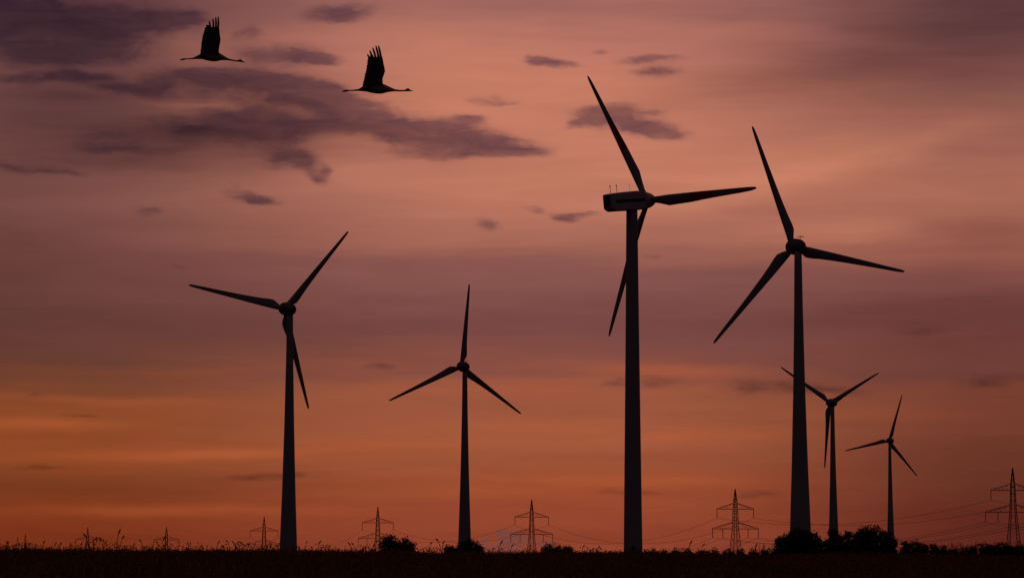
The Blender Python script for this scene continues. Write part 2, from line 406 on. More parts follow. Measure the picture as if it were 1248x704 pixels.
# ------------------------------------------------------------------ crop and grass on the swell (uncountable)
def build_crop():
    rng = np.random.default_rng(5)
    V = []; Fc = []; off = 0
    rows = []
    for y0 in np.arange(58, 150, 0.55):
        half = 0.182 * y0 + 20
        n = int(2 * half / 0.085)
        rows.append(np.stack([rng.uniform(-half, half, n), rng.uniform(y0, y0 + 0.55, n)], 1))
    P = np.concatenate(rows)
    n = len(P)
    gz = np.array([terrain(a, b) for a, b in P])
    patch = 0.06 * np.sin(P[:, 0] * 0.45 + 1.3 * np.sin(P[:, 1] * 0.21)) + 0.04 * np.sin(P[:, 0] * 1.7 + P[:, 1])
    h = 0.80 + patch + rng.normal(0, 0.055, n)
    tall = rng.random(n)
    leftish = np.clip((11 - P[:, 0]) / 20, 0.10, 1)
    clump = np.clip(0.55 + 0.6 * np.sin(P[:, 0] * 0.9 + 2.0 * np.sin(P[:, 1] * 0.13)) * np.sin(P[:, 0] * 2.3 + 0.7), 0.05, 1.2)
    h = np.where(tall < 0.09 * leftish * clump, h + rng.uniform(0.02, 0.34, n) * np.sqrt(leftish), h)
    w_up = np.where(tall < 0.09 * leftish * clump, 1.55, 1.0)
    lean = rng.normal(0, 0.10, (n, 2)) * h[:, None]
    lean[:, 0] += 0.05
    ang_ = rng.uniform(0, math.pi, n)
    dx, dy = np.cos(ang_), np.sin(ang_)
    w = rng.uniform(0.010, 0.018, n) * w_up
    base = np.stack([P[:, 0], P[:, 1], gz - 0.05], 1)
    midp = np.stack([P[:, 0] + lean[:, 0] * .35, P[:, 1] + lean[:, 1] * .35, gz + h * .62], 1)
    tip = np.stack([P[:, 0] + lean[:, 0], P[:, 1] + lean[:, 1], gz + h], 1)
    nod = np.stack([lean[:, 0] * .45 + rng.normal(0, .03, n), lean[:, 1] * .45, rng.uniform(-0.06, 0.09, n)], 1)
    ear = tip + nod
    side = np.stack([dx * w, dy * w, np.zeros(n)], 1)
    fat = side * 1.9
    em = (tip * .45 + ear * .55)
    cross = np.stack([-dy * w * 1.7, dx * w * 1.7, np.zeros(n)], 1)
    verts = np.stack([base - side * .8, base + side * .8, midp + side * .7, midp - side * .7, tip + side * .4, tip - side * .4,
                      em + fat, em - fat, ear, em + cross, em - cross,
                      midp * .7 + base * .3, midp * .5 + tip * .5 + np.stack([dy * .12, dx * .12, np.zeros(n)], 1), midp + np.stack([dy * .30, dx * .30, rng.uniform(-.12, .1, n)], 1)], 1)
    k = verts.shape[1]
    o = (np.arange(n) * k)[:, None]
    quads = [(0, 1, 2, 3), (3, 2, 4, 5), (4, 6, 8, 7), (5, 9, 8, 10)]
    tris = [(11, 12, 13)]
    loops = np.concatenate([(o + np.array(q)[None]) for q in quads], 0).reshape(-1)
    tl = np.concatenate([(o + np.array(q)[None]) for q in tris], 0).reshape(-1)
    me = bpy.data.meshes.new('crop')
    me.vertices.add(n * k); me.vertices.foreach_set('co', verts.reshape(-1).astype(np.float32))
    nq, ntri = n * len(quads), n * len(tris)
    me.loops.add(nq * 4 + ntri * 3)
    me.loops.foreach_set('vertex_index', np.concatenate([loops, tl]).astype(np.int32))
    me.polygons.add(nq + ntri)
    st = np.concatenate([np.arange(nq) * 4, nq * 4 + np.arange(ntri) * 3])
    me.polygons.foreach_set('loop_start', st.astype(np.int32))
    me.materials.append(M_CROP)
    me.update(calc_edges=True); me.validate()
    ob = bpy.data.objects.new('crop', me); C.objects.link(ob)
    tag(ob, 'dark ripe crop covering the whole foreground field', 'crop', kind='stuff')
build_crop()

# ------------------------------------------------------------------ wind turbines
BLADE_ROUND = [  # radius, leading, trailing, thickness
    (1.2, 1.00, 1.00, 2.00), (2.6, 1.00, 1.05, 1.95), (3.6, 1.02, 1.70, 1.75), (5.2, 1.05, 2.40, 1.45), (7.0, 1.04, 2.35, 1.15), (10.0, 1.02, 1.95, 0.85),
    (14.0, 0.96, 1.62, 0.62), (20.0, 0.85, 1.28, 0.45), (26.0, 0.74, 1.00, 0.33), (32.0, 0.61, 0.76, 0.24), (36.5, 0.52, 0.58, 0.17), (39.0, 0.44, 0.42, 0.11), (39.7, 0.32, 0.26, 0.06), (40.0, 0.14, 0.10, 0.03)]
BLADE_BOX = [
    (1.0, 0.85, 0.85, 1.70), (3.0, 0.82, 0.85, 1.60), (5.0, 0.85, 1.25, 1.30), (8.0, 0.92, 1.95, 0.95), (11.0, 0.90, 1.85, 0.75), (16.0, 0.86, 1.72, 0.55),
    (20.0, 0.80, 1.46, 0.45), (24.0, 0.73, 1.22, 0.36), (29.0, 0.64, 1.00, 0.28), (34.0, 0.56, 0.80, 0.20), (38.0, 0.46, 0.56, 0.13), (39.5, 0.34, 0.32, 0.08), (40.0, 0.12, 0.08, 0.03)]

def blade_mesh(name, st, mat):
    mb = MB(); rings = []; n = 14
    for (r, le, te, th) in st:
        c = le + te; ring = []
        rootness = max(0.0, 1 - (r - 1.0) / 4.5)
        bend = 0.0
        for k in range(n):
            a = 2 * math.pi * k / n
            xx = math.cos(a)
            x = (te - le) / 2 + xx * c / 2
            taper = 1.0 if rootness > 0.6 else (1 - 0.55 * (xx + 1) / 2)
            y = math.sin(a) * th / 2 * taper
            tw = math.radians(11.0) * max(0, 1 - r / 30.0)
            ring.append((x * math.cos(tw) - y * math.sin(tw), x * math.sin(tw) + y * math.cos(tw) + bend, r))
        rings.append(ring)
    mb.loft(rings)
    me = bpy.data.meshes.new(name); me.from_pydata(mb.v, [], mb.f); me.materials.append(mat)
    me.polygons.foreach_set('use_smooth', [True] * len(me.polygons)); me.update()
    return me

ME_ROUND = blade_mesh('blade', BLADE_ROUND, M_BLADE)
ME_BOX = blade_mesh('blade', BLADE_BOX, M_BAND)
PROFILE_ROUND = [(0, 2.25), (20, 2.75), (45, 3.75), (70, 5.15), (93, 6.8), (112, 8.2)]
PROFILE_BOX = [(0, 2.85), (35, 3.5), (93, 4.85), (110, 5.3)]

def rotor(tips, sign):
    p = [Vector((x - 624.0, 352.0 - y)) for x, y in tips]
    c = sum(p, Vector((0, 0))) / 3
    # order the tips anticlockwise
    p = sorted([q - c for q in p], key=lambda q: math.atan2(q.y, q.x))
    w = 2 * math.pi / 3
    u = sum((p[k] * math.cos(w * k) for k in range(3)), Vector((0, 0))) * (2 / 3)
    v = sum((p[k] * math.sin(w * k) for k in range(3)), Vector((0, 0))) * (2 / 3)
    A, B, D = u.dot(u), v.dot(v), u.dot(v)
    R2 = ((A + B) + math.sqrt((A - B) ** 2 + 4 * D * D)) / 2
    uz = math.sqrt(max(R2 - A, 0)); vz = -D / uz if uz > 1e-6 else math.sqrt(max(R2 - B, 0))
    for s in (1, -1):
        U3 = RT * u.x + UP * u.y + FW * (s * uz)
        V3 = RT * v.x + UP * v.y + FW * (s * vz)
        n = U3.cross(V3).normalized()
        if n.dot(FW) < 0: n = -n
        if n.x * sign > 0: break
    R = math.sqrt(R2)
    dirs = [(U3 * math.cos(w * k) + V3 * math.sin(w * k)).normalized() for k in range(3)]
    return c, R, n, dirs

def project(p):
    d = p - CAM; z = d.dot(FW)
    return Vector((624.0 + F_PX * d.dot(RT) / z, 352.0 - F_PX * d.dot(UP) / z))

def turbine(tips, sign, tower_px, kind, label):
    CONE = math.radians(0.9 if kind == 'box' else 2.5)
    aim = [Vector(t) for t in tips]; guess = [v.copy() for v in aim]
    for it in range(12):
        c, R, n, dirs = rotor([tuple(g) for g in guess], sign)
        dist = 40.0 * math.cos(CONE) / R * F_PX         # depth along the view axis
        ctr = CAM + (FW + RT * (c.x / F_PX) + UP * (c.y / F_PX)) * dist
        got = [project(ctr + b * 40.0 * math.cos(CONE)) for b in dirs]
        for i, t in enumerate(aim):
            near = min(got, key=lambda q: (q - t).length)
            guess[i] += (t - near) * 0.8
    hub = ctr - n * 40.0 * math.sin(CONE)
    nh = Vector((n.x, n.y, 0)).normalized()
    tp = at(tower_px[0], tower_px[1], hub.y)
    over = (hub.x - tp.x) / nh.x
    over = max(3.6, min(7.5, over))
    ty = hub.y - nh.y * over
    tx = at(tower_px[0], tower_px[1], ty).x
    gz = terrain(tx, ty)
    root = empty('wind_turbine', (tx, ty, gz))
    tag(root, label, 'wind turbine', 'wind turbines standing in the fields')
    print('turbine', label[:30], 'dist %.0f hubh %.1f over %.1f n=(%.2f %.2f %.2f)' % (dist, hub.z - gz, over, n.x, n.y, n.z))
    base = Vector((tx, ty, gz))
    # tilt kept small for the nacelle
    tilt = max(-0.12, min(0.12, math.asin(n.z)))
    ax = (nh * math.cos(tilt) + Vector((0, 0, 1)) * math.sin(tilt)).normalized()
    sd_ = ax.cross(Vector((0, 0, 1))).normalized()      # to the right when looking upwind
    uu = sd_.cross(ax)
    def L(s, r, h): return hub - base + ax * s + sd_ * r + uu * h
    # tower
    H = hub.z - gz
    topz = H - (1.9 if kind == 'box' else 1.5)
    prof = PROFILE_BOX if kind == 'box' else PROFILE_ROUND
    mb = MB(); rings = []
    for i in range(25):
        z = -0.4 + (topz + 0.4) * i / 24
        r = interp(H - z, prof) / 2
        rings.append([(math.cos(2 * math.pi * k / 40) * r, math.sin(2 * math.pi * k / 40) * r, z) for k in range(40)])
    mb.loft(rings)
    tw = mb.build('tower', M_PAINT, root, True)
    md = MB(); fa = -math.pi / 2
    r = interp(H - 2.0, prof) / 2
    rr = []
    for z in (1.2, 3.4):
        ro = interp(H - z, prof) / 2 + 0.05; ri = ro - 0.2
        rr.append([Vector((math.cos(fa + d) * q, math.sin(fa + d) * q, z)) for d, q in ((-.5 / ro, ri), (-.5 / ro, ro), (0, ro + .02), (.5 / ro, ro), (.5 / ro, ri))])
    md.loft(rr); md.build('door', M_STRIPE, tw)
    if kind == 'box':
        # long rectangular nacelle with slanted rear and rounded edges
        mb = MB(); rings = []
        for (s, w, zb, zt) in ((-13.8, 1.45, -1.2, 1.95), (-13.65, 1.7, -1.65, 2.1), (-13.2, 1.8, -2.0, 2.25), (-12.4, 1.85, -2.35, 2.3), (-9.0, 1.9, -2.35, 2.45), (-5.0, 1.9, -2.35, 2.55), (-2.8, 1.85, -2.35, 2.5), (-1.7, 1.7, -2.3, 2.2), (-1.45, 1.5, -2.0, 1.9)):
            ring = []; ch = 0.34
            for (a, b) in ((-w + ch, zb), (w - ch, zb), (w - .1, zb + .1), (w, zb + ch), (w, zt - ch), (w - .1, zt - .1), (w - ch, zt), (-w + ch, zt), (-w + .1, zt - .1), (-w, zt - ch), (-w, zb + ch), (-w + .1, zb + .1)):
                ring.append(L(s, a, b))
            rings.append(ring)
        mb.loft(rings)
        nac = mb.build('nacelle', M_BOX, root)
        for sgn in (1, -1):
            mb = MB()
            a0, a1 = sgn * 1.80, sgn * 1.935
            for (s0, s1) in ((-12.3, -2.4),):
                mb.loft([[L(s, r_, h) for (r_, h) in ((a0, -.3), (a1, -.3), (a1, .5), (a0, .5))] for s in (s0, s1)])
            mb.build('side_stripe', M_STRIPE, nac)
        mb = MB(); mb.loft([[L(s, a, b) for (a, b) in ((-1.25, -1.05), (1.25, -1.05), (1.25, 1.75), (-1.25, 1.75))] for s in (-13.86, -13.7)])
        mb.build('rear_shade_panel', M_STRIPE, nac)  # dark plate painting in the shade on the nacelle's rear face
        for (s, r_, h, w) in ((-12.2, -.2, 1.7, .16), (-10.6, .5, 1.75, .16), (-6.2, .6, 2.1, .07)):
            mb = MB(); mb.bar(L(s, r_, 2.2), L(s, r_, 2.4 + h), w, w * .8, 8)
            if w > .1: mb.bar(L(s, r_, 2.2 + h), L(s, r_, 2.7 + h), w * 1.8, w * 1.5, 8)
            mb.build('mast', M_STRIPE, nac)
        spin = [(-1.6, 2.0), (-1.2, 2.15), (0.0, 2.1), (0.9, 1.85), (1.8, 1.4), (2.5, .85), (2.9, .3)]
    else:
        mb = MB(); rings = []
        for (s, r_) in ((-7.2, .35), (-7.05, .9), (-6.6, 1.5), (-5.8, 1.95), (-4.7, 2.3), (-3.6, 2.46), (-2.6, 2.5), (-1.6, 2.62), (-1.3, 2.4)):
            rings.append([L(s, math.cos(2 * math.pi * k / 28) * r_, math.sin(2 * math.pi * k / 28) * r_) for k in range(28)])
        mb.loft(rings)
        nac = mb.build('nacelle', M_NACELLE, root, True)
        mb = MB()
        mb.bar(L(-5.6, 0, 1.9), L(-5.6, 0, 3.4), .16, .12, 8)
        mb.bar(L(-5.6, -1.1, 3.05), L(-5.6, 1.1, 3.05), .2, .2, 8)
        mb.bar(L(-5.6, .85, 3.0), L(-5.6, .85, 3.45), .22, .16, 8)
        mb.build('anemometer_mast', M_STRIPE, nac)
        spin = [(-1.25, 2.2), (-1.0, 2.45), (0.2, 2.4), (1.3, 2.1), (2.3, 1.55), (3.0, .9), (3.3, .3)]
    mb = MB()
    mb.loft([[L(s, math.cos(2 * math.pi * k / 28) * r_, math.sin(2 * math.pi * k / 28) * r_) for k in range(28)] for s, r_ in spin])
    mb.build('hub', M_BOX if kind == 'box' else M_NACELLE, root, True)
    me = ME_BOX if kind == 'box' else ME_ROUND
    for b in dirs:
        b2 = (b * math.cos(CONE) + n * math.sin(CONE)).normalized()
        t = n.cross(b2).normalized(); y = b2.cross(t)
        o = bpy.data.objects.new('blade', me); C.objects.link(o); o.parent = root
        m = Matrix((t, y, b2)).transposed().to_4x4(); m.translation = hub - base
        o.matrix_local = m
    return root

turbine([(230, 347), (424.5, 282), (376, 498)], -1, (352.4, 530), 'round', 'wind turbine farthest left, one blade pointing left and one up to the right')
turbine([(572, 346), (474, 488), (635, 504)], -1, (566.4, 560), 'round', 'slim wind turbine with one blade straight up and a small bush at its foot')
turbine([(716, 92.5), (922, 229), (742, 410)], 1, (770.8, 450), 'box', 'tallest wind turbine, with long boxy nacelle and a red band on its blades')
turbine([(917, 154), (869.5, 418), (1102.5, 331)], -1, (973.8, 450), 'round', 'large round headed wind turbine with flared tower behind a dark tree')
turbine([(951.5, 447), (1071, 454), (1005, 570)], -1, (1015.2, 570), 'round', 'distant wind turbine half hidden by the flared tower, two blades raised in a V')
turbine([(1029.5, 549), (1099.5, 481), (1118, 580)], -1, (1085, 600), 'round', 'smallest and farthest wind turbine, standing alone on the right')

# ------------------------------------------------------------------ pylons and conductors
UPW, LOW_, INN = 13.0, 16.3, 9.0       # half spans
PH = 50.0
Z_UT, Z_UB, Z_LT, Z_LB = PH - 8.9, PH - 12.7, PH - 20.9, PH - 25.2
INS = 5.6

def mast_half(z): return interp(z, [(0, 3.6), (Z_LB, 1.55), (Z_UB, 1.1), (Z_UT, 0.95), (PH, 0.12)])

def make_pylon():
    root = empty('pylon', (0, 0, 0))
    tag(root, '', 'pylon', 'pylons of the overhead power line')
    mb = MB(); w = .26
    zs = [-1.0, 5, 10.5, 15.5, 20.0, Z_LB, Z_LT, 33.2, Z_UB, Z_UT, 44.5, 47.5, PH]
    for i, (a, b) in enumerate(zip(zs, zs[1:])):
        ha, hb = mast_half(a), mast_half(b)
        ca = [Vector((sx * ha, sy * ha, a)) for sx, sy in ((1, 1), (-1, 1), (-1, -1), (1, -1))]
        cb = [Vector((sx * hb, sy * hb, b)) for sx, sy in ((1, 1), (-1, 1), (-1, -1), (1, -1))]
        for k in range(4):
            mb.bar(ca[k], cb[k], .32)
            j = (k + 1) % 4
            if b < PH:
                mb.bar(ca[k], cb[j], .12); mb.bar(ca[j], cb[k], .12)
                mb.bar(cb[k], cb[j], .10)
    mast = mb.build('mast', M_STEEL, root)
    for (half, zt, zb, inner) in ((UPW, Z_UT, Z_UB, []), (LOW_, Z_LT, Z_LB, [INN])):
        mb = MB()
        h0 = mast_half(zb); h1 = mast_half(zt)
        for sx in (1, -1):
            tip = [Vector((sx * half, sy * .25, zb)) for sy in (1, -1)]
            for q, sy in enumerate((1, -1)):
                lo = Vector((sx * h0, sy * h0, zb)); hi = Vector((sx * h1, sy * h1, zt))
                mb.bar(lo, tip[q], .36); mb.bar(hi, tip[q] + Vector((0, 0, .35)), .24)
                prev = None
                for t in (.2, .42, .62, .82):
                    pl = lo.lerp(tip[q], t); ph = hi.lerp(tip[q], t)
                    mb.bar(pl, ph, .08)
                    if prev is not None: mb.bar(prev, pl, .08)
                    prev = ph
            mb.bar(tip[0], tip[1], .36)
            for t in (.3, .6, .85):
                a = Vector((sx * h0, h0, zb)).lerp(tip[0], t); b = Vector((sx * h0, -h0, zb)).lerp(tip[1], t)
                mb.bar(a, b, .08)
        arm = mb.build('crossarm', M_STEEL, root)
        for x in [half] + inner:
            for sx in (1, -1):
                m2 = MB(); rings = []
                for i in range(23):
                    z = zb - .1 - (INS - .1) * i / 22
                    r = .27 if i % 2 else .17
                    rings.append([(sx * x + math.cos(2 * math.pi * k / 8) * r, math.sin(2 * math.pi * k / 8) * r, z) for k in range(8)])
                m2.loft(rings); m2.build('insulator', M_GLASS, arm)
    return root

def copy_tree(o, parent=None):
    c = o.copy(); C.objects.link(c); c.parent = parent
    for ch in list(o.children): copy_tree(ch, c)
    return c

PYL = [(1234, 570, 51, 'largest pylon, at the right edge behind the low hedge'),
       (896, 595.5, 46, 'pylon between the tallest turbine and the flared tower'),
       (648, 608.5, 40, 'pylon in front of the low violet cloud heads'),
       (460.5, 617.5, 36, 'pylon beside the two humped bush at its foot'),
       (322, 629.5, 32, 'pylon just left of the leftmost turbine tower'),
       (203, 642, 29, 'small pylon sunk behind the grass, second from the leftmost turbine tower'),
       (107, 642.5, 27, 'small far pylon behind the tallest cluster of grass stalks'),
       (31, 650.5, 25, 'tiny pylon near the left edge, only its top above the grass'),
       (21.5, 654, 24, 'faintest pylon top, last of the row on the left')]
spots = []
for (px, py, wp, lab) in PYL:
    d = 24.0 * F_PX / wp
    spots.append((at(px, py, d), lab))
nxt = spots[0][0] + (spots[0][0] - spots[1][0]) * 1.2
nxt.z = spots[0][0].z + 2
line = [nxt] + [s[0] for s in spots]
PY0 = make_pylon()
heads = []
for i, p in enumerate(line):
    a = line[max(i - 1, 0)]; b = line[min(i + 1, len(line) - 1)]
    d = (b - a); h = math.atan2(-d.x, d.y) * (0.2 if i <= 1 else 0.75)
    heads.append(h)
for i, (p, lab) in enumerate(spots):
    o = PY0 if i == 0 else copy_tree(PY0)
    o.location = (p.x, p.y, p.z - PH); o.rotation_euler = (0, 0, heads[i + 1])
    o['label'] = lab
    print('pylon', i, tuple(round(v, 1) for v in p), 'base %.1f ground %.1f' % (p.z - PH, terrain(p.x, p.y)))

def conductor(off, z, sag, r, label):
    mb = MB(); pts = []
    for i in range(len(line) - 1):
        ends = []
        for j in (i, i + 1):
            h = heads[j]; ends.append(line[j] + Vector((math.cos(h) * off, math.sin(h) * off, z - PH)))
        span = (ends[1] - ends[0]).length
        sg = sag * (span / 290.0) ** 2
        for k in range(20 if i < len(line) - 2 else 21):
            t = k / 20
            p = ends[0].lerp(ends[1], t); p.z -= 4 * sg * t * (1 - t)
            pts.append(p)
    mb.tube(pts, [r] * len(pts), 5)
    tag(mb.build('power_cable', M_WIRE), label, 'power cable', 'cables of the overhead power line')

CR = .085
for off, z, lab in ((UPW, Z_UB - INS, 'power cable hanging from the right ends of the upper crossarms'),
                    (-UPW, Z_UB - INS, 'power cable hanging from the left ends of the upper crossarms'),
                    (LOW_, Z_LB - INS, 'power cable hanging from the right ends of the lower crossarms'),
                    (-LOW_, Z_LB - INS, 'power cable hanging from the left ends of the lower crossarms'),
                    (INN, Z_LB - INS, 'power cable hanging midway along the right lower crossarms'),
                    (-INN, Z_LB - INS, 'power cable hanging midway along the left lower crossarms')):
    conductor(off, z, 13.5, CR, lab)
conductor(0, PH, 9.0, .018, 'thin earth wire joining the peaks of the pylons')

# ------------------------------------------------------------------ trees and shrubs
def leafy(name, label, cat, px0, px1, lobes, d, seed, leaf=.30, dens=1.0, group=None, spiky=0):
    """lobes: (px, py_top, half width in px) seen at distance d"""
    rnd = random.Random(seed)
    s = d / F_PX
    cx = (px0 + px1) / 2
    gx = at(cx, 664, d).x; gz = terrain(gx, d)
    root = empty(name, (gx, d, gz)); tag(root, label, cat, group)
    top = 0
    W = (px1 - px0) * s / 2
    mb = MB(); tr = MB()
    L = []
    for (lx, ly, hw) in lobes:
        p = at(lx, ly, d)
        H = p.z - gz; rx = hw * s; x = p.x - gx
        rz = min(H * .5, rx * 1.0); L.append((x, H - rz * .92, rx, max(rz, .5), H))
        # lower skirts reach the ground
        L.append((x + rnd.uniform(-.2, .2) * rx, H * .36, rx * .92, H * .38, H))
        L.append((x + rnd.uniform(-.3, .3) * rx, H * .22, rx * 1.05, H * .24, H))
    # limbs
    for k, (x, zc, rx, rz, H) in enumerate(L):
        if k % 3 == 0:
            tr.tube([(x * .25, rnd.uniform(-.1, .1), -.15), (x * .4 + rnd.uniform(-.1, .1), 0, zc * .35), (x * .8, rnd.uniform(-.3, .3), zc * .75), (x, 0, zc + rz * .5)], [H * .035 + .03, H * .028 + .02, H * .018 + .01, .015], 7)
            for j in range(6):
                a = rnd.uniform(0, 2 * math.pi); z0 = zc * rnd.uniform(.4, .9)
                tr.tube([(x * .6, 0, z0), (x * .7 + math.cos(a) * rx * .4, math.sin(a) * rx * .4, z0 + rz * .25), (x + math.cos(a) * rx * .8, math.sin(a) * rx * .8, z0 + rz * .6)], [H * .012 + .01, H * .008 + .006, .006], 5)
    for (x, zc, rx, rz, H) in L:
        vol = rx * rx * rz
        ncl = int(max(60, min(420, vol * 7.0)) * dens)
        for c in range(ncl):
            # clump centres: crowded towards the outside, a few stick out
            u = rnd.uniform(-1, 1); a = rnd.uniform(0, 2 * math.pi); q = math.sqrt(1 - u * u)
            rr = rnd.uniform(.05, 1.0) ** .5 * rnd.choice((.78, .86, .94, 1.0, 1.1))
            px_, py_, pz_ = x + q * math.cos(a) * rx * rr, q * math.sin(a) * rx * .9 * rr, zc + u * rz * rr
            if pz_ < .1: pz_ = rnd.uniform(.05, .5)
            cs = leaf * rnd.uniform(.9, 2.1)
            for f in range(rnd.randint(9, 15)):
                c0 = Vector((px_ + rnd.gauss(0, cs * .62), py_ + rnd.gauss(0, cs * .62), pz_ + rnd.gauss(0, cs * .5)))
                if c0.z < 0.03: continue
                ax = Vector((rnd.gauss(0, 1), rnd.gauss(0, 1), rnd.gauss(0, 1))).normalized()
                bx = ax.orthogonal().normalized()
                bx.rotate(Matrix.Rotation(rnd.uniform(0, 6.28), 3, ax))
                l = leaf * rnd.uniform(.7, 1.35); wd = l * rnd.uniform(.5, .75)
                cxv = ax.cross(bx)
                i0 = len(mb.v)
                mb.v += [tuple(c0 - bx * l * .6), tuple(c0 + cxv * wd * .5), tuple(c0 + bx * l * .6), tuple(c0 - cxv * wd * .5)]
                mb.f.append((i0, i0 + 1, i0 + 2, i0 + 3))
    for k in range(spiky):
        x = rnd.uniform(-W * .95, W * .95); z0 = rnd.uniform(.3, .9) * min(l_[4] for l_ in L)
        h = rnd.uniform(.5, 1.5) * s * 7
        ln = rnd.gauss(.12, .15) * h
        y = rnd.uniform(-.5, .5)
        tr.tube([(x, y, z0 * .2), (x + ln * .4, y, z0 + h * .5), (x + ln, y, z0 + h)], [.05, .04, .015], 5)
        for j in range(14):
            t = rnd.uniform(.3, 1)
            c0 = Vector((x + ln * t, y, z0 + h * t)); dirv = Vector((rnd.gauss(.2, .6), rnd.gauss(0, .5), rnd.uniform(.2, 1))).normalized()
            sv = dirv.orthogonal().normalized() * leaf * .14; l = leaf * rnd.uniform(.7, 1.3)
            i0 = len(mb.v)
            mb.v += [tuple(c0), tuple(c0 + dirv * l * .5 + sv), tuple(c0 + dirv * l), tuple(c0 + dirv * l * .5 - sv)]
            mb.f.append((i0, i0 + 1, i0 + 2, i0 + 3))
    mb.build('crown', M_LEAF, root)
    tr.build('trunk', M_BARK, root)
    return root

G1 = 'shrubs of the low hedge left of the trees'
leafy('bush', 'two humped dark bush hiding the foot of a pylon', 'bush', 461, 506, [(477, 650, 10), (484, 654, 10), (494, 653.5, 8), (468, 658, 7), (501, 661, 6), (488, 660, 9), (472, 653, 7)], 480, 1, .30, .5)
leafy('bush', 'rounded dark bush at the foot of the slim turbine', 'bush', 545, 590, [(573, 656, 10), (553, 664.5, 8), (583, 662, 7), (564, 660, 9), (547, 666, 5)], 500, 2, .27)
leafy('bush', 'small low bush right of the pylon with the violet clouds', 'bush', 660, 698, [(667, 663, 7), (683, 662, 9), (692, 665, 6), (675, 665, 8)], 520, 3, .25)
leafy('tree', 'broad round dark tree in front of the flared turbine tower', 'tree', 945, 1002, [(974, 642, 14), (958, 648.5, 11), (990, 649, 9), (966, 645.5, 11), (983, 645, 9), (951, 655, 6), (997, 656, 5)], 640, 4, .36)
leafy('tree', 'narrow ragged tree squeezed between the two rounded trees', 'tree', 1004, 1036, [(1015, 644, 8), (1026, 651, 8), (1008, 657, 5), (1034, 648, 4)], 660, 5, .36, .9)
leafy('tree', 'biggest and highest dark tree, left of the smallest turbine', 'tree', 1036, 1094, [(1058, 639, 13), (1068, 640.5, 11), (1078, 645, 11), (1046, 647, 8), (1088, 655, 6), (1040, 654, 6), (1052, 643, 9)], 650, 6, .36)
leafy('bush', 'low two topped bush right of the smallest turbine', 'bush', 1092, 1132, [(1104, 659, 8), (1116, 657.5, 8), (1126, 662, 7)], 600, 7, .28)
leafy('shrub', 'flat low shrub between the two topped bush and the thin shoots', 'shrub', 1126, 1156, [(1138, 662.5, 8), (1149, 664.5, 7)], 600, 8, .28)
leafy('shrub', 'shrub of thin upright shoots in the middle of the right hedge', 'shrub', 1152, 1192, [(1162, 664.5, 9), (1176, 664.5, 9), (1186, 665, 6)], 590, 9, .26, .9, None, 34)
leafy('shrub', 'small rounded shrub between the thin shoots and the largest pylon', 'shrub', 1190, 1213, [(1199, 660.5, 8), (1209, 663.5, 6)], 600, 10, .28, 1.0, None, 4)
leafy('shrub', 'rounded shrub against the left leg of the largest pylon', 'shrub', 1211, 1234, [(1220, 659, 9), (1229, 663.5, 6)], 600, 11, .28)
leafy('shrub', 'shrub at the very right edge, right of the largest pylon', 'shrub', 1228, 1262, [(1244, 661, 9), (1234, 665, 7), (1256, 660, 8)], 600, 12, .28)
leafy('shrub', 'low hedge shrub touching the tallest turbine tower', 'shrub', 782, 814, [(789, 669, 6), (799, 668, 8), (809, 669, 6)], 560, 13, .24, .8, G1)
leafy('shrub', 'twin humped low hedge shrub, second right of the tallest tower', 'shrub', 814, 846, [(824, 666.5, 8), (839, 667.5, 8)], 560, 14, .24, .8, G1)
leafy('shrub', 'low hedge shrub just left of the pylon with the wide arms', 'shrub', 846, 878, [(856, 667.5, 8), (870, 668, 8)], 560, 15, .24, .8, G1)
leafy('shrub', 'flattest hedge shrub, right under the pylon by the tree', 'shrub', 878, 912, [(888, 669, 8), (902, 668.5, 8)], 560, 16, .24, .8, G1)
leafy('shrub', 'spiky hedge shrub against the broad round tree', 'shrub', 910, 950, [(919, 667.5, 8), (933, 667.5, 8), (944, 667, 6)], 565, 17, .24, .8, G1, 10)
leafy('shrub', 'low shrub filling the gap under the broad round tree', 'shrub', 985, 1045, [(1000, 663, 8), (1014, 664, 8), (1032, 664, 8)], 625, 18, .28, .9)

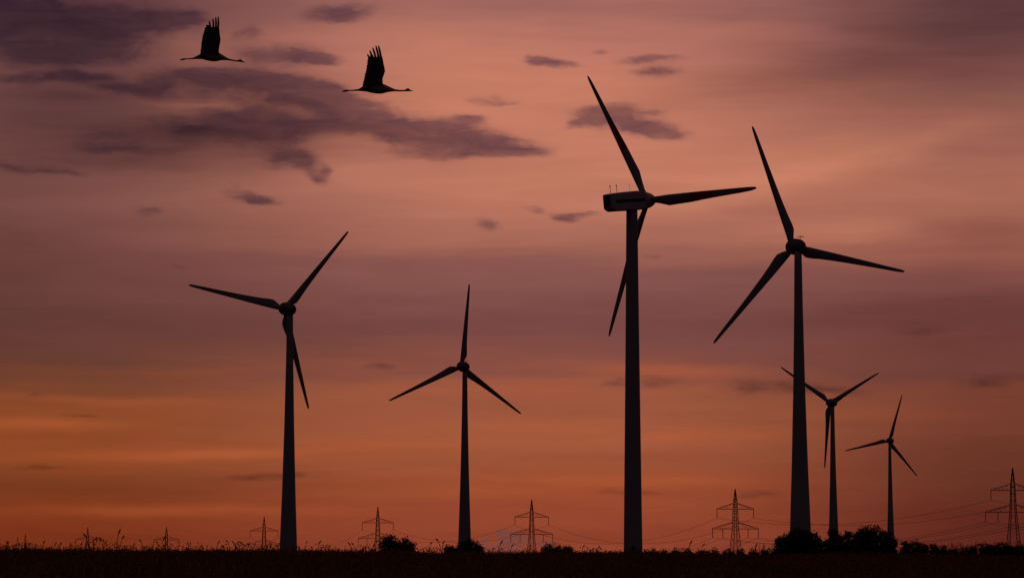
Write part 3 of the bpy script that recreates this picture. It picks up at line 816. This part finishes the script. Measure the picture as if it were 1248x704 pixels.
# ------------------------------------------------------------------ tall grass stalks on the field's edge
def stalk_mesh(seed, kind):
    rnd = random.Random(seed); mb = MB()
    lean = rnd.uniform(.05, .16) * rnd.choice((1, 1, -1))
    pts = [Vector((lean * t * t, 0.02 * math.sin(3 * t), t)) for t in [i / 8 for i in range(9)]]
    if kind == 1:       # arching tip
        pts = pts[:7] + [pts[6] + Vector((.06, 0, .07)), pts[6] + Vector((.15, 0, .085)), pts[6] + Vector((.23, 0, .05))]
    mb.tube(pts, [.013 - .006 * i / len(pts) for i in range(len(pts))], 5)
    e = pts[-1]; d = (pts[-1] - pts[-2]).normalized()
    if kind in (0, 2):  # ear
        L_ = .11 if kind == 0 else .15
        d = (d + Vector((.7 * (1 if lean > 0 else -1) * rnd.uniform(.1, 1), 0, -.1))).normalized()
        mb.tube([e - d * .01, e + d * L_ * .25, e + d * L_ * .6, e + d * L_], [.009, .021, .018, .004], 6)
    else:
        for k in range(5):
            q = pts[-1 - k % 4]; mb.tube([q, q + Vector((.03, .01, -.05)), q + Vector((.04, .01, -.10))], [.006, .016, .003], 5)
    for k in range(5):   # leaves
        t = rnd.randint(3, 6); p = pts[t]; s = rnd.choice((-1, 1)); l = rnd.uniform(.12, .26)
        w = Vector((0, .012, .006))
        q1 = p + Vector((s * l * .5, 0, l * .55)); q2 = p + Vector((s * l, 0.02, l * rnd.uniform(.1, .6)))
        i0 = len(mb.v)
        mb.v += [tuple(p - w), tuple(p + w), tuple(q1 + w * 1.3), tuple(q1 - w * 1.3), tuple(q2)]
        mb.f += [(i0, i0 + 1, i0 + 2, i0 + 3), (i0 + 3, i0 + 2, i0 + 4)]
    me = bpy.data.meshes.new('grass_stalk'); me.from_pydata(mb.v, [], mb.f); me.materials.append(M_CROP); me.update()
    return me
STALKS = [stalk_mesh(20 + i, i % 3) for i in range(9)]
STALK_PX = [(6, 659), (10, 655), (16, 661), (30, 661), (39, 658), (49, 660), (62, 661), (92, 659), (97, 662), (112, 650), (116, 643), (122, 660), (129, 656), (131, 660),
            (140, 647), (143, 653), (151, 660), (160, 663), (177, 657), (181, 659), (193, 655), (198, 659), (229, 660), (233, 662), (240, 664), (252, 663), (263, 660), (284, 658), (288, 649),
            (297, 662), (308, 661), (316, 658), (326, 663), (335, 660), (376, 665), (386, 660), (406, 667), (420, 664), (433, 662), (437, 661), (445, 657), (451, 664),
            (520, 660), (528, 658), (537, 660), (541, 656), (596, 664), (603, 660), (618, 663), (637, 661), (643, 665), (706, 664), (722, 659), (727, 666), (738, 667), (746, 665), (834, 660), (851, 662), (868, 665), (917, 664)]
rs = random.Random(3)
for i, (px, py) in enumerate(STALK_PX):
    y = rs.uniform(112, 124)
    p = at(px, py, y); gz = terrain(p.x, y)
    o = bpy.data.objects.new('grass_stalk', STALKS[i % 9]); C.objects.link(o)
    o.location = (p.x, y, gz); s = (p.z - gz) / 1.06
    o.scale = (s * 1.1, s * 1.1, s); o.rotation_euler = (0, 0, rs.uniform(-.7, .7) + (math.pi if rs.random() < .3 else 0))
    tag(o, 'thin tall grass stalk sticking up above the dark edge of the field', 'grass stalk', 'tall grass stalks along the edge of the field')

# ------------------------------------------------------------------ cranes in flight
def feather_material():
    m = material('crane_plumage', (0.46, 0.37, 0.31), 0.8, 0.25, 6.0)
    nt = m.node_tree; N, L = nt.nodes.new, nt.links.new
    b = nt.nodes['Principled BSDF']; src = b.inputs['Base Color'].links[0].from_socket
    at_ = N('ShaderNodeVertexColor'); at_.layer_name = 'plumage'
    mx = N('ShaderNodeMix'); mx.data_type = 'RGBA'; mx.blend_type = 'MULTIPLY'; mx.inputs[0].default_value = 1
    L(src, mx.inputs[6]); L(at_.outputs[0], mx.inputs[7]); L(mx.outputs[2], b.inputs['Base Color'])
    return m
M_FEATHER = feather_material()

def make_crane(pxs, d, roll_spread, label, wing, body, legs_y):
    """wing: outline in local metres (x forward, z up along the wing), body: (x, z, half height, half width)"""
    root_v = []; faces = []; cols = []
    mb = MB(); colr = []
    def mark(c, start): colr.extend([c] * (len(mb.v) - start))
    # trunk, neck, head and bill in one continuous skin
    st = len(mb.v); n = 14; rings = []
    for (x, z, hh, hw) in body:
        rings.append([(x, math.cos(2 * math.pi * k / n) * hw, z + math.sin(2 * math.pi * k / n) * hh) for k in range(n)])
    mb.loft(rings); mark((1, 1, 1, 1), st)
    # legs trailing behind, toes closed
    for s in (-1, 1):
        st = len(mb.v)
        mb.tube([(-.24, s * .035, .0), (-.34, s * .03, legs_y * .4), (-.45, s * .02, legs_y * .8), (-.53, s * .018, legs_y), (-.565, s * .018, legs_y - .002), (-.62, s * .02, legs_y - .012), (-.655, s * .022, legs_y - .025)],
                [.034, .020, .012, .011, .018, .017, .004], 8)
        mark((.3, .3, .3, 1), st)
    # wings: a cambered sheet with real thickness, then separate primaries
    for s in (-1, 1):
        lean = roll_spread
        def W(x, z, t=0.0):
            zz = max(z - .04, 0)
            return (x, s * (0.07 + zz * math.tan(lean) + t), z)
        st = len(mb.v); rows = []
        for (z, x0, x1) in wing['chord']:
            ring = []
            for k in range(9):
                q = k / 8; ring.append(W(x0 + (x1 - x0) * q, z - .012 * math.sin(math.pi * q), .016 * math.sin(math.pi * min(1, q * 1.05)) + .004 * q))
            for k in range(8, -1, -1):
                q = k / 8; ring.append(W(x0 + (x1 - x0) * q, z - .012 * math.sin(math.pi * q), -.010 * q - .003))
            rows.append(ring)
        mb.loft(rows); mark((.55, .52, .5, 1), st)
        # secondaries give the trailing edge its teeth
        st = len(mb.v)
        ch = wing['chord']
        for i in range(13):
            t = i / 12; z = ch[0][0] + .03 + (ch[-1][0] - ch[0][0] - .03) * t
            x0 = interp(z, [(c[0], c[1]) for c in ch])
            a = Vector(W(x0 + .05, z - .01)); b = Vector(W(x0 + .001 - .003 * (i % 3), z + .020))
            mb.tube([a, a.lerp(b, .6), b], [(.030, .006), (.026, .004), (.010, .002)], 6)
        mark((.2, .2, .2, 1), st)
        st = len(mb.v)
        for (bx, bz, tx, tz, w) in wing['fingers']:
            a = Vector(W(bx, bz)); b = Vector(W(tx, tz)); m1 = a.lerp(b, .55) + Vector((.006, 0, 0))
            x = (b - a).normalized(); yv = Vector((0, 1, 0)); side = x.cross(yv).normalized()
            rings = []
            for p, ww in ((a, w * 1.35), (m1, w * 1.12), (a.lerp(b, .86), w * .9), (b, w * .35)):
                rings.append([p + side * math.cos(2 * math.pi * k / 8) * ww + yv * math.sin(2 * math.pi * k / 8) * .005 for k in range(8)])
            mb.loft(rings)
        mark((.14, .14, .14, 1), st)
    o = mb.build('crane', M_FEATHER, None, True)
    ca = o.data.color_attributes.new('plumage', 'FLOAT_COLOR', 'POINT')
    for i, c in enumerate(colr): ca.data[i].color = c
    p = at(pxs[0], pxs[1], d)
    o.location = p
    q = p - CAM                                            # banked a little, so both raised wings nearly cover one another
    o.rotation_euler = (math.asin(q.normalized().z), 0, -math.atan2(q.x, q.y))
    return tag(o, label, 'crane', 'cranes flying over the turbines')

# photo scale: right crane 88 px from toes to bill
BODY_A = [(-.38, -.006, .006, .010), (-.33, .002, .022, .03), (-.27, .018, .044, .05), (-.18, .026, .070, .08), (-.09, .026, .092, .10), (.0, .022, .100, .105), (.08, .020, .096, .095),
          (.15, .018, .074, .074), (.21, .010, .052, .050), (.26, .002, .036, .034), (.32, -.008, .021, .022), (.39, -.014, .0165, .017), (.46, -.015, .015, .015), (.505, -.012, .017, .016), (.53, -.002, .026, .021), (.55, .004, .031, .023),
          (.575, .000, .027, .020), (.595, -.009, .017, .014), (.615, -.014, .010, .009), (.64, -.018, .006, .006), (.668, -.021, .002, .002)]
WING_A = dict(chord=[(.00, -.285, .15), (.06, -.275, .115), (.14, -.258, .092), (.21, -.242, .092), (.28, -.226, .118), (.335, -.212, .135), (.40, -.198, .126), (.465, -.190, .110), (.53, -.184, .098), (.58, -.165, .088), (.605, -.14, .080)],
              fingers=[(-.140, .53, -.188, .645, .015), (-.085, .53, -.145, .712, .0165), (-.030, .54, -.092, .765, .0165), (.022, .54, -.035, .802, .0165), (.066, .54, .012, .806, .016)])
make_crane((460.2, 109.5), 53.0, .60, 'crane flying lower and to the right of the other one', WING_A, BODY_A, -.018)
BODY_B = [(x, z - (.0 if x < .15 else (x - .15) * .13), hh, hw) for (x, z, hh, hw) in BODY_A]
WING_B = dict(chord=[(.00, -.255, .15), (.075, -.245, .130), (.14, -.238, .122), (.22, -.230, .130), (.30, -.222, .146), (.365, -.212, .155), (.42, -.200, .146), (.48, -.185, .136), (.55, -.165, .130), (.59, -.150, .122), (.62, -.12, .118)],
              fingers=[(-.105, .55, -.132, .655, .015), (-.050, .55, -.075, .728, .017), (.005, .55, .000, .780, .017), (.055, .55, .055, .812, .017), (.100, .55, .103, .822, .0165)])
make_crane((259.2, 70.5), 58.0, .60, 'crane flying higher and to the left of the other one', WING_B, BODY_B, -.036)
